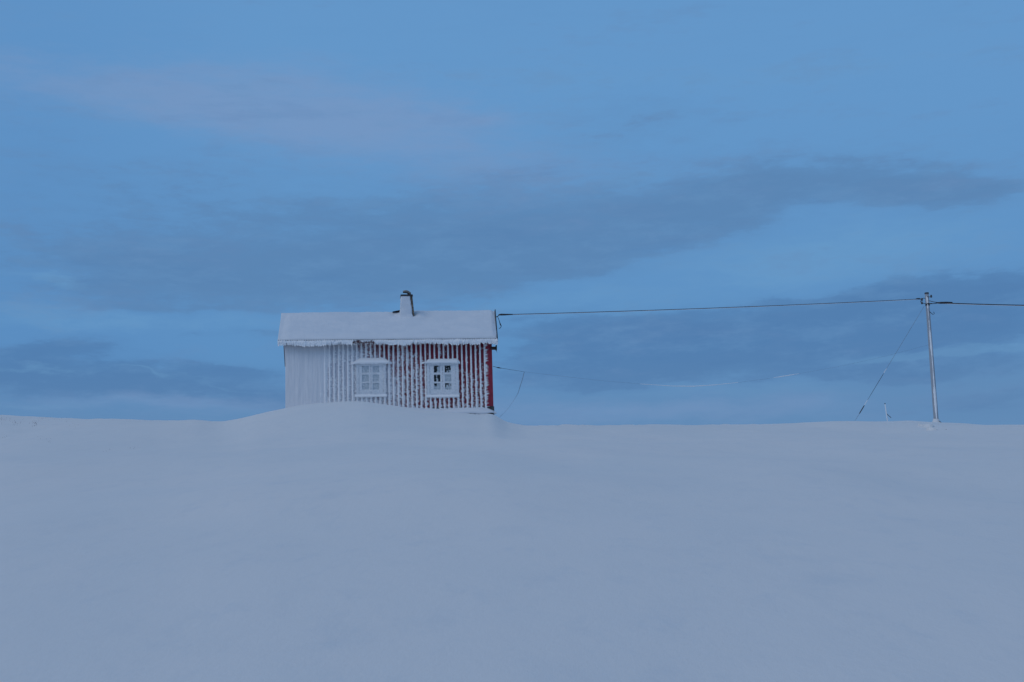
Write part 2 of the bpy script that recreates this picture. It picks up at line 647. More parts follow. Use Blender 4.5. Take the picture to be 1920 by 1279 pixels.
MAT_FROSTGLASS = m_plain('frosted_glass', (.36, .44, .50, 1), (.60, .68, .74, 1), .6, 22, 0, .8)
MAT_COWL = m_plain('galvanised_steel', (.20, .19, .18, 1), (.36, .34, .31, 1), .5, 20, .5)

ZB = -.45                                  # boards run down into the snow
# wall core behind the cladding, with gable ends and back wall
v, f = [], []
zt = Z_WALL + .02
b = [(0.0, .012), (W, .012), (W, DEPTH), (0.0, DEPTH)]
for x, y in b:
    v.append((x, y, ZB - .4))
for x, y in b:
    v.append((x, y, zt))
zr = Z_EAVE + SL * (DEPTH / 2 + OV) - .06
v += [(0, DEPTH / 2, zr), (W, DEPTH / 2, zr)]
f += [[0, 1, 5, 4], [2, 3, 7, 6], [1, 2, 6, 9, 5], [3, 0, 4, 8, 7], [4, 5, 9, 8], [7, 8, 9, 6], [0, 3, 2, 1]]
mesh('wall', v, f, MAT_RED, house)

# board positions
PITCH_PX = 8.54
bpx = []
p = 908.1
while p > 540:
    bpx.append(p)
    p -= PITCH_PX
bx = sorted(hit(p, 650)[0] for p in bpx)
STEP = (bx[-1] - bx[0]) / (len(bx) - 1)

WINS = [dict(x0=668, x1=723.5, cap=(657.5, 735), cols=((679, 692), (699, 711)), frost=.98),
        dict(x0=800.5, x1=859, cap=(790, 862.5), cols=((813.5, 825.5), (834, 846)), frost=.35)]
ROWS = ((686, 699), (703, 716), (719, 731))
for k, wn in enumerate(WINS):
    cx = (wn['x0'] + wn['x1']) / 2
    wn['X0'], wn['X1'] = hit(wn['x0'], 712)[0], hit(wn['x1'], 712)[0]
    wn['Z1'] = hit(cx, 682.0 + k * -1)[1]
    wn['Z0'] = hit(cx, 744.5 + k * .5)[1]
    wn['C0'], wn['C1'] = hit(wn['cap'][0], 678)[0], hit(wn['cap'][1], 678)[0]


def in_window(x, z, m=.0):
    for wn in WINS:
        if wn['X0'] - m < x < wn['X1'] + m and wn['Z0'] - m < z < wn['Z1'] + m:
            return True
    return False


# front cladding boards between the battens
def spans(x, half, top, m=.082):
    """pieces of an upright at x that the windows leave standing"""
    for wn in WINS:
        if wn['X0'] + m < x + half and x - half < wn['X1'] - m:
            return [(ZB, wn['Z0'] + .02), (wn['Z1'] - .02, top)]
    return [(ZB, top)]


def upright(name, x, half, y0, y1, top, cache):
    out = []
    for (z0, z1) in spans(x, half, top):
        key = (round(z0, 3), round(z1, 3))
        if key not in cache:
            bv, bf = [], []
            box(bv, bf, -half, half, y0, y1, z0, z1, 0, .004)
            o = mesh(name, bv, bf, MAT_RED, house, loc=(x, 0, 0))
            cache[key] = o.data
        else:
            o = bpy.data.objects.new(name, cache[key])
            C.objects.link(o)
            o.parent = house
            o.location = (x, 0, 0)
        out.append((o, z0, z1))
    return out


board_x = [(bx[i] + bx[i + 1]) / 2 for i in range(len(bx) - 1)]
boards = []
cache = {}
for x in board_x:
    boards += [(x,) + p_ for p_ in upright('board', x, STEP / 2 - .002, -.020, .010, Z_WALL + .01, cache)]

# battens, each under a ridge of rime
cache = {}
battens = []
for x in bx:
    battens += [(x,) + p_ for p_ in upright('batten', x, .020, -.043, -.018, Z_WALL + .005, cache)]
for x, o, zb0, zb1 in battens:
    fr = x / W                                        # 0 left .. 1 right
    v, f = [], []
    zs = np.arange(zb0, min(zb1, Z_WALL), .016)
    lowf = np.clip((Z_WALL - zs) / Z_WALL, 0, 1)
    for j, z in enumerate(zs):
        top = float(sstep(0, .05, Z_WALL - z))
        wl = .026 + .003 * random.random() + .007 * fbm(x * 9, z * 5, 2, 40)
        wr = .026 + .003 * random.random() + .007 * fbm(x * 9 + 50, z * 5, 2, 40)
        g = .35 + .65 * lowf[j]
        if random.random() < .30 * g + .10:
            wr += random.uniform(.004, .028) * g
        if random.random() < .22 * g + .08:
            wl += random.uniform(.004, .020) * g
        dep = .052 + .010 * random.random() + .006 * fr
        v += [(-wl, -.018, z), (-wl * .85, -dep * .8, z), (0, -dep, z), (wr * .85, -dep * .8, z), (wr, -.018, z)]
    for j in range(len(zs) - 1):
        for q in range(4):
            a = j * 5 + q
            f.append([a, a + 1, a + 6, a + 5])
    mesh('rime_ridge', v, f, MAT_RIME, o)

# rime needles and flakes on each board
for x, o, zb0, zb1 in boards:
    v, f = [], []
    fr = x / W
    half = STEP / 2 - .022
    heavy = float(np.interp(fr, [0, .3, .75, 1], [1.0, 1.0, .9, .85]))
    cnt = int((190 - 115 * float(sstep(.45, .85, fr))) * (zb1 - zb0))
    streak = float(fbm(x * 6, 3.3, 2, 66))
    for _ in range(cnt):
        z = random.uniform(zb0, zb1)
        if z < -.12:
            continue
        lo = 1 - z / Z_WALL
        keep = (.06 + .85 * max(lo, 0) ** 1.1 + .9 * float(fbm(x * 2.1, z * 2.4, 3, 77)) + .8 * streak) * heavy
        if random.random() > keep:
            continue
        side = random.random()
        big = random.uniform(.6, 1.25)
        if side < .50:                                 # flags growing from the batten's side
            px0 = -half + random.uniform(-.004, .006)
            d = Vector((random.uniform(.035, .080) * big, -random.uniform(.0, .02), random.uniform(-.02, .02)))
            spike(v, f, (px0, -.028, z), d, .016 * big)
        elif side < .72:
            d = Vector((-random.uniform(.025, .060) * big, -random.uniform(.0, .02), random.uniform(-.02, .02)))
            spike(v, f, (half, -.028, z), d, .014 * big)
        else:
            px0 = random.uniform(-half, half)
            d = Vector((random.uniform(-.02, .02), -random.uniform(.012, .03), random.uniform(-.025, .010)))
            spike(v, f, (px0, -.019, z), d, .017 * big, 5)
    if v:
        r = mesh('rime_needles', v, f, MAT_RIME, o)
        r['kind'] = 'stuff'

# right corner board: wide, almost clean, rime flags on its inner edge
xc0 = bx[-1] + .03
v, f = [], []
box(v, f, xc0, W + .03, -.045, .10, -.02, Z_WALL + .01, 0, .006)
cb = mesh('corner_board', v, f, MAT_CORNER, house)
v, f = [], []
for _ in range(150):
    z = random.uniform(-.1, Z_WALL - .12)
    if random.random() > .35 + .65 * abs(float(fbm(z * 3, 1.2, 3, 8))) * 2:
        continue
    spike(v, f, (xc0 - .005, -.048, z), (random.uniform(.04, .12), -.008, random.uniform(-.006, .03)), random.uniform(.012, .022))
rr = mesh('rime_flags', v, f, MAT_RIME, cb)
rr['kind'] = 'stuff'
v, f = [], []
box(v, f, -.03, bx[0] - .03, -.045, .10, ZB, Z_WALL + .01, 0, .006)
mesh('corner_board', v, f, MAT_CRUST, house)
# boards and battens of the right gable (seen from a step to the side)
gme = None
for k in range(28):
    y = .18 + k * STEP
    if y > DEPTH - .05:
        break
    ztop = Z_WALL + SL * (DEPTH / 2 - abs(y - DEPTH / 2)) - .03
    v, f = [], []
    box(v, f, W + .0, W + .022, y - .02, y + .02, ZB, ztop)
    mesh('batten', v, f, MAT_CORNER, house)
v, f = [], []

# wind-packed crust over the left part of the wall
nxc, nzc = 130, 70
x0c, x1c = -.035, hit(640, 700)[0]
v, f = [], []
for j in range(nzc):
    z = ZB + (Z_WALL - ZB) * j / (nzc - 1)
    for i in range(nxc):
        x = x0c + (x1c - x0c) * i / (nxc - 1)
        e1 = hit(612, 700)[0] + .10 * float(fbm(z * 2.2, 3.3, 3, 15)) - .15 * (1 - z / Z_WALL) * 0
        th = .066 - .062 * float(sstep(e1 - .35, e1 + .32, x))
        th *= .55 + .45 * float(sstep(0, .10, Z_WALL - z))
        ridge = .007 * math.cos((x - bx[0]) / STEP * 2 * math.pi) * (.12 + .88 * max(x / x1c, 0) ** 2) + .004 * float(fbm(x * 16, z * .5, 3, 24))
        th += ridge + .010 * float(fbm(x * 7, z * 1.2, 4, 21))
        if i == 0:
            th = -.08
        v.append((x, -th, z))
for j in range(nzc - 1):
    for i in range(nxc - 1):
        a = j * nxc + i
        f.append([a, a + 1, a + nxc + 1, a + nxc])
mesh('snow_crust', v, f, MAT_CRUST, house, True)

# ------------------------------------------------------------------ windows
for k, wn in enumerate(WINS):
    X0, X1, Z0, Z1 = wn['X0'], wn['X1'], wn['Z0'], wn['Z1']
    cw = .085
    v, f = [], []
    box(v, f, X0, X0 + cw, -.080, 0, Z0, Z1, 0, .008)
    box(v, f, X1 - cw, X1, -.080, 0, Z0, Z1, 0, .008)
    box(v, f, X0 + cw, X1 - cw, -.078, 0, Z1 - cw, Z1, 0, .0)
    box(v, f, X0 + cw, X1 - cw, -.078, 0, Z0, Z0 + cw, 0, .0)
    win = mesh('window', v, f, MAT_WHITEWOOD, house)
    tag(win, 'window with every pane frosted over' if k == 0 else 'window with dark glass showing through the frost')
    # backing behind the panes
    cols = [(hit(a, 708)[0], hit(b_, 708)[0]) for a, b_ in wn['cols']]
    rows = []
    for a, b_ in ROWS:
        cxp = (wn['x0'] + wn['x1']) / 2
        rows.append((hit(cxp, b_)[1], hit(cxp, a)[1]))
    # two sashes: stiles and rails round three panes each
    gx0, gx1 = X0 + cw, X1 - cw
    mid = (cols[0][1] + cols[1][0]) / 2
    for s_, (sx0, sx1) in enumerate(((gx0 + .006, mid - .006), (mid + .006, gx1 - .006))):
        c0, c1 = cols[s_]
        v, f = [], []
        sz0, sz1 = Z0 + cw + .004, Z1 - cw - .004
        box(v, f, sx0, c0, -.062, -.004, sz0, sz1, 0, .005)
        box(v, f, c1, sx1, -.062, -.004, sz0, sz1, 0, .005)
        box(v, f, c0, c1, -.060, -.004, sz0, rows[2][0])
        box(v, f, c0, c1, -.060, -.004, rows[0][1], sz1)
        mesh('sash', v, f, MAT_WHITEWOOD, win)
        for r_ in (0, 1):
            v, f = [], []
            box(v, f, c0, c1, -.057, -.004, rows[r_ + 1][1], rows[r_][0])
            mesh('glazing_bar', v, f, MAT_WHITEWOOD, win)
        for r_ in range(3):
            z0, z1 = rows[r_]
            v, f = [], []
            box(v, f, c0, c1, -.026, -.022, z0, z1)
            mesh('pane', v, f, MAT_GLASS, win)
            # frost grown in from the lower right over the glass
            n = 16
            fv, ff, vid = [], [], {}
            bias = wn['frost'] + random.uniform(-.12, .12)
            if k == 1:
                bias = {(0, 0): .28, (1, 0): .14, (0, 1): .08, (1, 1): .62, (0, 2): .66, (1, 2): .26}[(s_, r_)]
            for j in range(n):
                for i in range(n):
                    u_, w_ = (i + .5) / n, (j + .5) / n
                    d = .62 * u_ + .38 * (1 - w_)
                    if k == 1 and (s_, r_) == (0, 1):
                        d = 1.15 - 2.4 * abs(u_ - .48) - .35 * w_
                    val = d + bias - .72 + .75 * float(fbm(u_ * 3.2 + s_ * 9 + r_ * 17, w_ * 3.2 + k * 31, 3, 61, .6))
                    if val > .0:
                        q = []
                        for (di, dj) in ((0, 0), (1, 0), (1, 1), (0, 1)):
                            key = (i + di, j + dj)
                            if key not in vid:
                                vid[key] = len(fv)
                                uu, ww = key[0] / n, key[1] / n
                                hgt = .008 + .012 * abs(float(fbm(uu * 6 + s_, ww * 6 + r_, 3, 62))) + .004 * random.random()
                                fv.append((c0 + (c1 - c0) * uu, -.026 - hgt, z0 + (z1 - z0) * ww))
                            q.append(vid[key])
                        ff.append(q)
            if ff:
                o = mesh('pane_frost', fv, ff, MAT_FROSTGLASS, win)
                o['kind'] = 'stuff'
    # snow cap on the head board
    C0, C1 = wn['C0'], wn['C1']
    n = 60
    v, f = [], []
    zc = Z1 + .0
    for i in range(n + 1):
        u_ = i / n
        x = C0 + (C1 - C0) * u_
        edge = min(u_, 1 - u_)
        if k == 0:
            hh = .045 + .15 * float(sstep(0.0, .28, u_)) * float(sstep(0, .22, 1 - u_))
        else:
            hh = .05 + .10 * float(sstep(.10, .2, u_)) * float(sstep(0, .07, 1 - u_))
        hh += .012 * float(fbm(u_ * 14, 2.2 + k, 3, 31))
        lo = zc - .015 - .05 * abs(float(fbm(u_ * 22, 8.1 + k, 4, 33, .7))) - .008 * random.random()
        dp = .155 * float(sstep(-.02, .08, edge)) + .035
        v += [(x, -.02, zc + hh), (x, -dp * .55, zc + hh * .86), (x, -dp * .95, zc + hh * .42), (x, -dp, zc + .01), (x, -dp * .85, lo), (x, -.03, lo + .02)]
    for i in range(n):
        for q in range(5):
            a = i * 6 + q
            f.append([a, a + 1, a + 7, a + 6])
    f.append([0, 1, 2, 3, 4, 5][::-1])
    f.append([n * 6 + q for q in range(6)])
    mesh('snow_cap', v, f, MAT_RIME, win)
    # rimed sill
    v, f = [], []
    n = 50
    for i in range(n + 1):
        u_ = i / n
        x = X0 - .06 + (X1 - X0 + .085) * u_
        hh = .045 + .02 * float(fbm(u_ * 9, 1.2 + k, 3, 35))
        lo = Z0 - .01 - .025 * random.random() * (.5 + .5 * abs(float(fbm(u_ * 12, 4.4, 2, 36))) * 2)
        v += [(x, -.05, Z0 + hh + .045), (x, -.10, Z0 + hh + .02), (x, -.115, Z0 + .01), (x, -.10, lo), (x, -.02, lo + .01)]
    for i in range(n):
        for q in range(4):
            a = i * 5 + q
            f.append([a, a + 1, a + 6, a + 5])
    f.append([4, 3, 2, 1, 0])
    f.append([n * 5 + q for q in range(5)])
    mesh('sill', v, f, MAT_RIME, win)
    # rough rime over the frame
    v, f = [], []
    for _ in range(2300):
        x, z = random.uniform(X0 - .035, X1 + .02), random.uniform(Z0 - .03, Z1)
        inpane = any(c0 - .004 < x < c1 + .004 for c0, c1 in cols) and any(a - .004 < z < b_ + .004 for a, b_ in rows)
        if inpane and (k == 1 or random.random() < .5):
            continue
        onframe = x < X0 + cw or x > X1 - cw or z > Z1 - cw or z < Z0 + cw
        y = -.078 if onframe else (-.058 if not inpane else -.03)
        spike(v, f, (x, y, z), (random.uniform(-.012, .012), -random.uniform(.006, .030), random.uniform(-.012, .012)), random.uniform(.007, .020), 4)
    o = mesh('rime_needles', v, f, MAT_RIME, win)
    o['kind'] = 'stuff'

# ------------------------------------------------------------------ roof
roof_z = lambda y: Z_EAVE + SL * (DEPTH / 2 + OV - abs(y - DEPTH / 2))
roof = empty('roof', (0, 0, 0))
roof.parent = house
for sgn in (1, -1):
    per = .078
    ncol = int((XR - XL) / per * 8)
    v, f = [], []
    ys = [-OV - .012, DEPTH / 2] if sgn == 1 else [DEPTH + OV, DEPTH / 2]
    for i in range(ncol + 1):
        for y in ys:
            x = XL + .03 + (XRF(y) - XL - .03) * i / ncol
            wv = .020 * math.cos(2 * math.pi * i / 8)
            v.append((x, y, roof_z(y) + wv))
            v.append((x, y, roof_z(y) + wv - .014))
    for i in range(ncol):
        a = i * 4
        f += [[a, a + 4, a + 6, a + 2], [a + 1, a + 3, a + 7, a + 5], [a, a + 1, a + 5, a + 4]]
    mesh('corrugated_sheet', v, f, MAT_SHEET, roof, True)
# rafters under the sheet
v, f = [], []
for xr in np.linspace(.03, W - .05, 9):
    v, f = [], []
    z0, z1 = roof_z(-OV + .03), roof_z(0.1)
    for xx in (xr - .025, xr + .025):
        v += [(xx, -OV + .03, z0 - .025), (xx, .1, z1 - .025), (xx, .1, z1 - .14), (xx, -OV + .03, z0 - .12)]
    f += [[0, 1, 2, 3], [7, 6, 5, 4], [0, 3, 7, 4], [0, 4, 5, 1], [3, 2, 6, 7]]
    mesh('rafter', v, f, MAT_FASCIA, roof)
# fascia along the eave
v, f = [], []
ZF0 = Z_EAVE - .155
box(v, f, XL + .03, XR - .02, -OV + .012, -OV + .034, ZF0 + .045, Z_EAVE - .018)
fas = mesh('fascia', v, f, MAT_FASCIA, roof)
# soffit board that closes wall top
v, f = [], []
box(v, f, 0.0, W, -.018, .02, Z_WALL, roof_z(0) - .03)
mesh('wall_plate', v, f, MAT_FASCIA, roof)

# rime fringe hanging over the fascia: one ragged shell
n = 620
v, f = [], []
gapA, gapB = hit(661, 645, -OV)[0], hit(702, 645, -OV)[0]
for i in range(n + 1):
    x = XL + .01 + (XR - XL - .02) * i / n
    u_ = (x - XL) / (XR - XL)
    lo = .150 + .09 * float(fbm(x * 1.6, 5.5, 3, 91)) + .09 * float(fbm(x * 7, 1.5, 3, 92, .7)) + .05 * float(fbm(x * 24, 2.5, 2, 96))
    lo += .02 * (1 - u_)
    k_ = float(sstep(gapA - .03, gapA + .05, x)) * (1 - float(sstep(gapB - .06, gapB + .08, x)))
    lo -= k_ * (.10 + .03 * random.random())
    if u_ > .35:
        lo -= .035 * (1 if math.sin(x * 27.0) > .2 else 0) * abs(float(fbm(x * 3.1, 9.5, 2, 93))) * 2
    k2 = float(sstep(XR - .17, XR - .08, x))
    lo += k2 * .05
    th = .024 + .030 * float(fbm(x * 8, .5, 3, 94))
    yb = -OV + .006
    ph_ = math.cos(2 * math.pi * (x - XL) / (.078 * (XRF(-OV) - XL) / (XR - XL)))
    zt_ = Z_EAVE - .015 + .030 * max(ph_, -.3) * (1 if random.random() < .85 else .2) + .014 * float(fbm(x * 2.3, 6, 2, 95))
    rows_ = 6
    for r_ in range(rows_):
        q = r_ / (rows_ - 1)
        z = zt_ - (lo) * q
        y = yb - th * (math.sin(math.pi * min(q * 1.15 + .12, 1)) ** .5 if q < .86 else .45) - .03 * (.5 + float(fbm(x * 16, q * 5, 3, 97)))
        v.append((x + random.uniform(-.002, .002), y, z))
    v.append((x, yb + .015, zt_ - lo + .004))
m_ = 7
for i in range(n):
    for q in range(m_ - 1):
        a = i * m_ + q
        f.append([a, a + 1, a + m_ + 1, a + m_])
mesh('rime_fringe', v, f, MAT_RIME, roof)
# ice needles along the fringe's lower rim
v, f = [], []
for _ in range(520):
    x = random.uniform(XL + .05, XR - .03)
    if gapA < x < gapB and random.random() < .7:
        continue
    spike(v, f, (x, -OV + .0, Z_EAVE - .14 + random.uniform(-.02, .03)), (random.uniform(-.012, .012), random.uniform(-.01, .01), -random.uniform(.02, .065)), random.uniform(.005, .011))
for _ in range(900):
    x = random.uniform(XL + .02, XR - .03)
    spike(v, f, (x, -OV - .01, Z_EAVE - random.uniform(.0, .15)), (random.uniform(-.012, .012), -random.uniform(.01, .03), -random.uniform(.0, .02)), random.uniform(.006, .014), 4)
o = mesh('rime_needles', v, f, MAT_RIME, roof)
o['kind'] = 'stuff'

# snow blanket
CHX, CHY = hit(763.5, 590, 1.60)[0], 1.60
nu, nv = 260, 90
v, f = [], []
ysn = list(np.linspace(-OV + .004, DEPTH + OV - .02, nv))
for j, y in enumerate(ysn):
    for i in range(nu):
        u_ = i / (nu - 1)
        x = XL + .012 + (XRF(y) - .035 - XL - .012) * u_
        ed = min(x - XL, 99)
        er = XRF(y) - .035 - x
        ef = y + OV
        th = .125 + .045 * float(fbm(x * .7, y * .9, 3, 51)) + .03 * math.exp(-((y - DEPTH / 2) / .5) ** 2) * float(fbm(x * 1.7, 2, 3, 58)) + .006 * float(fbm(x * 6, y * 6, 3, 52))
        th += .05 * math.exp(-((abs(y - DEPTH / 2)) / .35) ** 2) * 0
        yy = DEPTH / 2 - math.sqrt((y - DEPTH / 2) ** 2 + .12 ** 2)   # rounded ridge
        zz = Z_EAVE + SL * (yy + OV)
        th += .0
        th *= .30 + .70 * float(sstep(0, .28, ef)) ** .8
        th *= .15 + .85 * float(sstep(0, .38, ed))
        th *= .50 + .50 * float(sstep(0, .16, er))
        # drift against the chimney and scour hollow left of it
        dx, dy = x - CHX, y - CHY
        th += .05 * math.exp(-((dx - .02) / .42) ** 2 - ((dy + .40) / .25) ** 2)
        th += .06 * math.exp(-((dx - .42) / .16) ** 2 - ((dy + .0) / .3) ** 2)
        th -= .06 * math.exp(-((dx + .42) / .16) ** 2 - ((dy - .3) / .3) ** 2)
        th -= .035 * float(sstep(.9, 0, ed))
        th = max(th, .012 + .10 * math.exp(-((y - DEPTH / 2) / .3) ** 2))
        v.append((x, y, zz + .018 + th + .010 * float(fbm(x * 14, y * 14, 2, 57))))
top = nu * nv
for j in range(nv - 1):
    for i in range(nu - 1):
        a = j * nu + i
        f.append([a, a + 1, a + nu + 1, a + nu])
# skirt down to the sheet
rim = [i for i in range(nu)] + [j * nu + nu - 1 for j in range(1, nv)] + [(nv - 1) * nu + i for i in range(nu - 2, -1, -1)] + [j * nu for j in range(nv - 2, 0, -1)]
b0 = len(v)
for q in rim:
    x, y, z = v[q]
    v.append((x, y + (.0 if y > 0 else .004), roof_z(y) + .002))
for i in range(len(rim)):
    j = (i + 1) % len(rim)
    f.append([rim[j], rim[i], b0 + i, b0 + j])
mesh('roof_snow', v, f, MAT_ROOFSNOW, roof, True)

# bargeboards on both gables, ridge to eave
for xb, nm in ((XR - .03, 1), (XL + .05, 0)):
    for sgn in (1, -1):
        v, f = [], []
        ya_, yb_ = (-OV - .02, DEPTH / 2) if sgn == 1 else (DEPTH + OV, DEPTH / 2)
        za, zb_ = roof_z(ya_), roof_z(yb_)
        hi = .10 if nm else -.05
        rk = .19 if nm else 0
        for xx in (xb, xb + .028):
            v += [(xx, ya_, za + hi - .02), (xx + rk, yb_, zb_ + hi + (.035 if nm else -.06)), (xx + rk, yb_, zb_ - .13), (xx, ya_, za - .13)]
        f += [[0, 1, 2, 3], [7, 6, 5, 4], [0, 3, 7, 4], [0, 4, 5, 1], [3, 2, 6, 7], [1, 5, 6, 2]]
        mesh('bargeboard', v, f, MAT_IRON if nm else MAT_CRUST, roof)
# rime lump at the right eave end, hanging under the sheet
v, f = [], []
for _ in range(160):
    spike(v, f, (random.uniform(XR - .20, XR - .02), -OV + random.uniform(-.02, .02), Z_EAVE - random.uniform(.03, .19)),
          (random.uniform(-.02, .03), -.02, -random.uniform(.0, .03)), random.uniform(.012, .028), 5)
o = mesh('rime_lump', v, f, MAT_RIME, roof)
o['kind'] = 'stuff'
# purlin end sticking out right of the corner
pz1, pz0 = hit(926, 650.5, -.05)[1], hit(926, 655, -.05)[1]
px1 = hit(930.8, 652, -.05)[0]
v, f = [], []
box(v, f, W - .02, px1, -.10, .06, pz0, pz1)
box(v, f, px1 - .022, px1 + .012, -.13, .09, pz0 - .02, pz1 + .05)
pur = mesh('purlin_end', v, f, MAT_DARK, roof)
v, f = [], []
spike(v, f, (px1 - .002, -.09, pz0 - .01), (.004, 0, -.13), .014, 5)
mesh('icicle', v, f, MAT_IRON, roof)
# dark ridge plank uncovered left of the chimney
h0, h1 = hit(736, 584.2, 2.05), hit(749, 582.4, 2.05)
v, f = [], []
v += [(h0[0], 2.0, h0[1] - .02), (h1[0] + .04, 2.0, h1[1] - .035), (h1[0] + .04, 2.0, h1[1] + .012), (h0[0], 2.0, h0[1] - .008),
      (h0[0], 2.25, h0[1] - .02), (h1[0] + .04, 2.25, h1[1] - .035), (h1[0] + .04, 2.25, h1[1] + .012), (h0[0], 2.25, h0[1] - .008)]
f += [[0, 1, 2, 3], [7, 6, 5, 4], [3, 2, 6, 7], [0, 3, 7, 4], [1, 5, 6, 2]]
mesh('ridge_plank', v, f, MAT_DARK, roof)

# ------------------------------------------------------------------ chimney (under the roof: sub-parts of the chimney part)
cxl0, cz0 = hit(749.5, 594, CHY - .2)
cxr0, _ = hit(777.5, 594, CHY - .2)
cxl1, cz1 = hit(751.8, 555, CHY - .2)
cxr1, _ = hit(773.2, 555, CHY - .2)
zbot = roof_z(CHY - .25) - .2
chim = empty('chimney', (0, 0, 0))
chim.parent = house
n = 14
dpt = .42


def ring_box(x0, x1, y0, y1, z, rnd=.05, jit=.0):
    pts = []
    for (cx_, cy_, a0) in ((x0 + rnd, y0 + rnd, 180), (x1 - rnd, y0 + rnd, 270), (x1 - rnd, y1 - rnd, 0), (x0 + rnd, y1 - rnd, 90)):
        for k in range(4):
            a = math.radians(a0 + k * 30)
            pts.append((cx_ + rnd * math.cos(a) + random.uniform(-jit, jit), cy_ + rnd * math.sin(a) + random.uniform(-jit, jit), z))
    return pts


# masonry stack (dark render), with a plaster of snow on its front and left
v, f = [], []
for z, q in ((zbot, -.12), (cz0, 0), (cz1 + .02, 1)):
    x0 = cxl0 + (cxl1 - cxl0) * q + .03
    x1 = cxr0 + (cxr1 - cxr0) * q + .0
    v += ring_box(x0, x1, CHY - .17, CHY + .22, z, .02)
for r_ in range(2):
    for k in range(16):
        k2 = (k + 1) % 16
        f.append([r_ * 16 + k, r_ * 16 + k2, (r_ + 1) * 16 + k2, (r_ + 1) * 16 + k])
f.append([32 + k for k in range(16)])
mesh('stack', v, f, m_plain('sooty_render', (.035, .022, .018, 1), (.26, .21, .16, 1), .8, 9), chim)
v, f = [], []
nr = 24
for r_ in range(nr):
    q = -.25 + 1.25 * r_ / (nr - 1)
    z = cz0 + (cz1 - cz0) * q
    bulge = .05 * math.exp(-((q + .2) / .25) ** 2)
    x0 = cxl0 + (cxl1 - cxl0) * q - bulge
    x1 = cxr0 + (cxr1 - cxr0) * q - .075 + bulge * 1.0 + .018 * float(fbm(q * 5, 1, 3, 59))
    v += ring_box(x0, x1, CHY - .22 - bulge, CHY + .15, z, .045, .012)
for r_ in range(nr - 1):
    for k in range(16):
        k2 = (k + 1) % 16
        f.append([r_ * 16 + k, r_ * 16 + k2, (r_ + 1) * 16 + k2, (r_ + 1) * 16 + k])
f.append([(nr - 1) * 16 + k for k in range(16)])
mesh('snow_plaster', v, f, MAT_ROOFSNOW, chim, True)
# cap slab
v, f = [], []
for z, g in ((cz1 - .008, .0), (cz1 + .012, .02), (cz1 + .045, .012)):
    v += ring_box(cxl1 + .0 - g, cxr1 + g, CHY - .235 - g, CHY + .25 + g, z, .03)
for r_ in range(2):
    for k in range(16):
        k2 = (k + 1) % 16
        f.append([r_ * 16 + k, r_ * 16 + k2, (r_ + 1) * 16 + k2, (r_ + 1) * 16 + k])
f += [[32 + k for k in range(16)], [15 - k for k in range(16)]]
mesh('cap_slab', v, f, MAT_IRON, chim)
# cowl: bent plate on a short stem
sx, sz = hit(765, 553, CHY)
v, f = [], []
tube(v, f, [(sx, CHY, cz1 + .02), (sx, CHY, sz + .07)], .022, 8)
mesh('stem', v, f, MAT_IRON, chim)
v, f = [], []
qa, qb = hit(755.5, 547.5, CHY), hit(770.5, 548, CHY)
nn, mm = 9, 7
for s_ in (0, 1):
    for i in range(nn):
        u_ = i / (nn - 1)
        x = qa[0] + (qb[0] - qa[0]) * u_
        zc_ = hit(763, 544.2, CHY)[1] if False else qa[1] + .055 * math.sin(math.pi * min(1, u_ * .75 + .25)) - .055 * max(0, u_ - .55)
        wy = .06 + .09 * math.sin(math.pi * (.12 + .8 * u_))
        for j in range(mm):
            t_ = j / (mm - 1) * 2 - 1
            v.append((x, CHY + wy * t_, zc_ - .03 * t_ * t_ - (.028 + .03 * u_) * s_))
for i in range(nn - 1):
    for j in range(mm - 1):
        a = i * mm + j
        f.append([a, a + mm, a + mm + 1, a + 1])
        f.append([nn * mm + a, nn * mm + a + 1, nn * mm + a + mm + 1, nn * mm + a + mm])
    for j, s_ in ((0, 1), (mm - 1, -1)):
        a = i * mm + j
        q = [a, nn * mm + a, nn * mm + a + mm, a + mm]
        f.append(q if s_ > 0 else q[::-1])
for j in range(mm - 1):
    f.append([j, j + 1, nn * mm + j + 1, nn * mm + j])
    a = (nn - 1) * mm + j
    f.append([a, nn * mm + a, nn * mm + a + 1, a + 1])
mesh('cowl', v, f, MAT_COWL, chim)

# ------------------------------------------------------------------ foundation and the snow ledge on it
v, f = [], []
fx0 = 0.0
for r_ in range(4):
    xx = fx0
    while xx < W + .02:
        ln = random.uniform(.28, .5)
        x1_ = min(xx + ln, W + .06)
        if x1_ - xx > .06:
            v, f = [], []
            box(v, f, xx + .006, x1_ - .006, -.01 - random.uniform(0, .02), .08, -.02 - .17 * (r_ + 1) + .006, -.02 - .17 * r_ - .006, .008)
            mesh('foundation_stone', v, f, MAT_STONE, house)
        xx += ln
n = 120
v, f = [], []
lx0, lx1 = hit(735, 768)[0], W + .10
for i in range(n + 1):
    u_ = i / n
    x = lx0 + (lx1 - lx0) * u_
    zt_ = hit(np.interp(x, [lx0, lx1], [735, 931]), np.interp(u_, [0, .3, .5, .62, .85, .93, 1], [762, 765.5, 766.5, 764.5, 763.5, 766, 772]), -.05)[1]
    zt_ += .010 * float(fbm(x * 5, 1.1, 3, 71))
    lo = hit(np.interp(x, [lx0, lx1], [735, 931]), np.interp(u_, [0, .5, .7, .745, .81, .86, .90, .93, .97, 1], [776, 776, 775.8, 775, 776, 777.2, 776, 774.6, 774.6, 776]), -.34)[1]
    lo += .012 * float(fbm(x * 7, 3.3, 3, 72))
    yo = -.36 + .03 * float(fbm(x * 1.5, 4, 2, 73))
    if u_ > .97:
        yo *= .8
    v += [(x, .1, zt_ + .004), (x, -.05, zt_), (x, yo * .6, zt_ * .55 + lo * .45 + .01), (x, yo, zt_ * .25 + lo * .75 + .02), (x, yo - .012, lo + .03), (x, yo, lo), (x, yo + .16, lo + .02)]
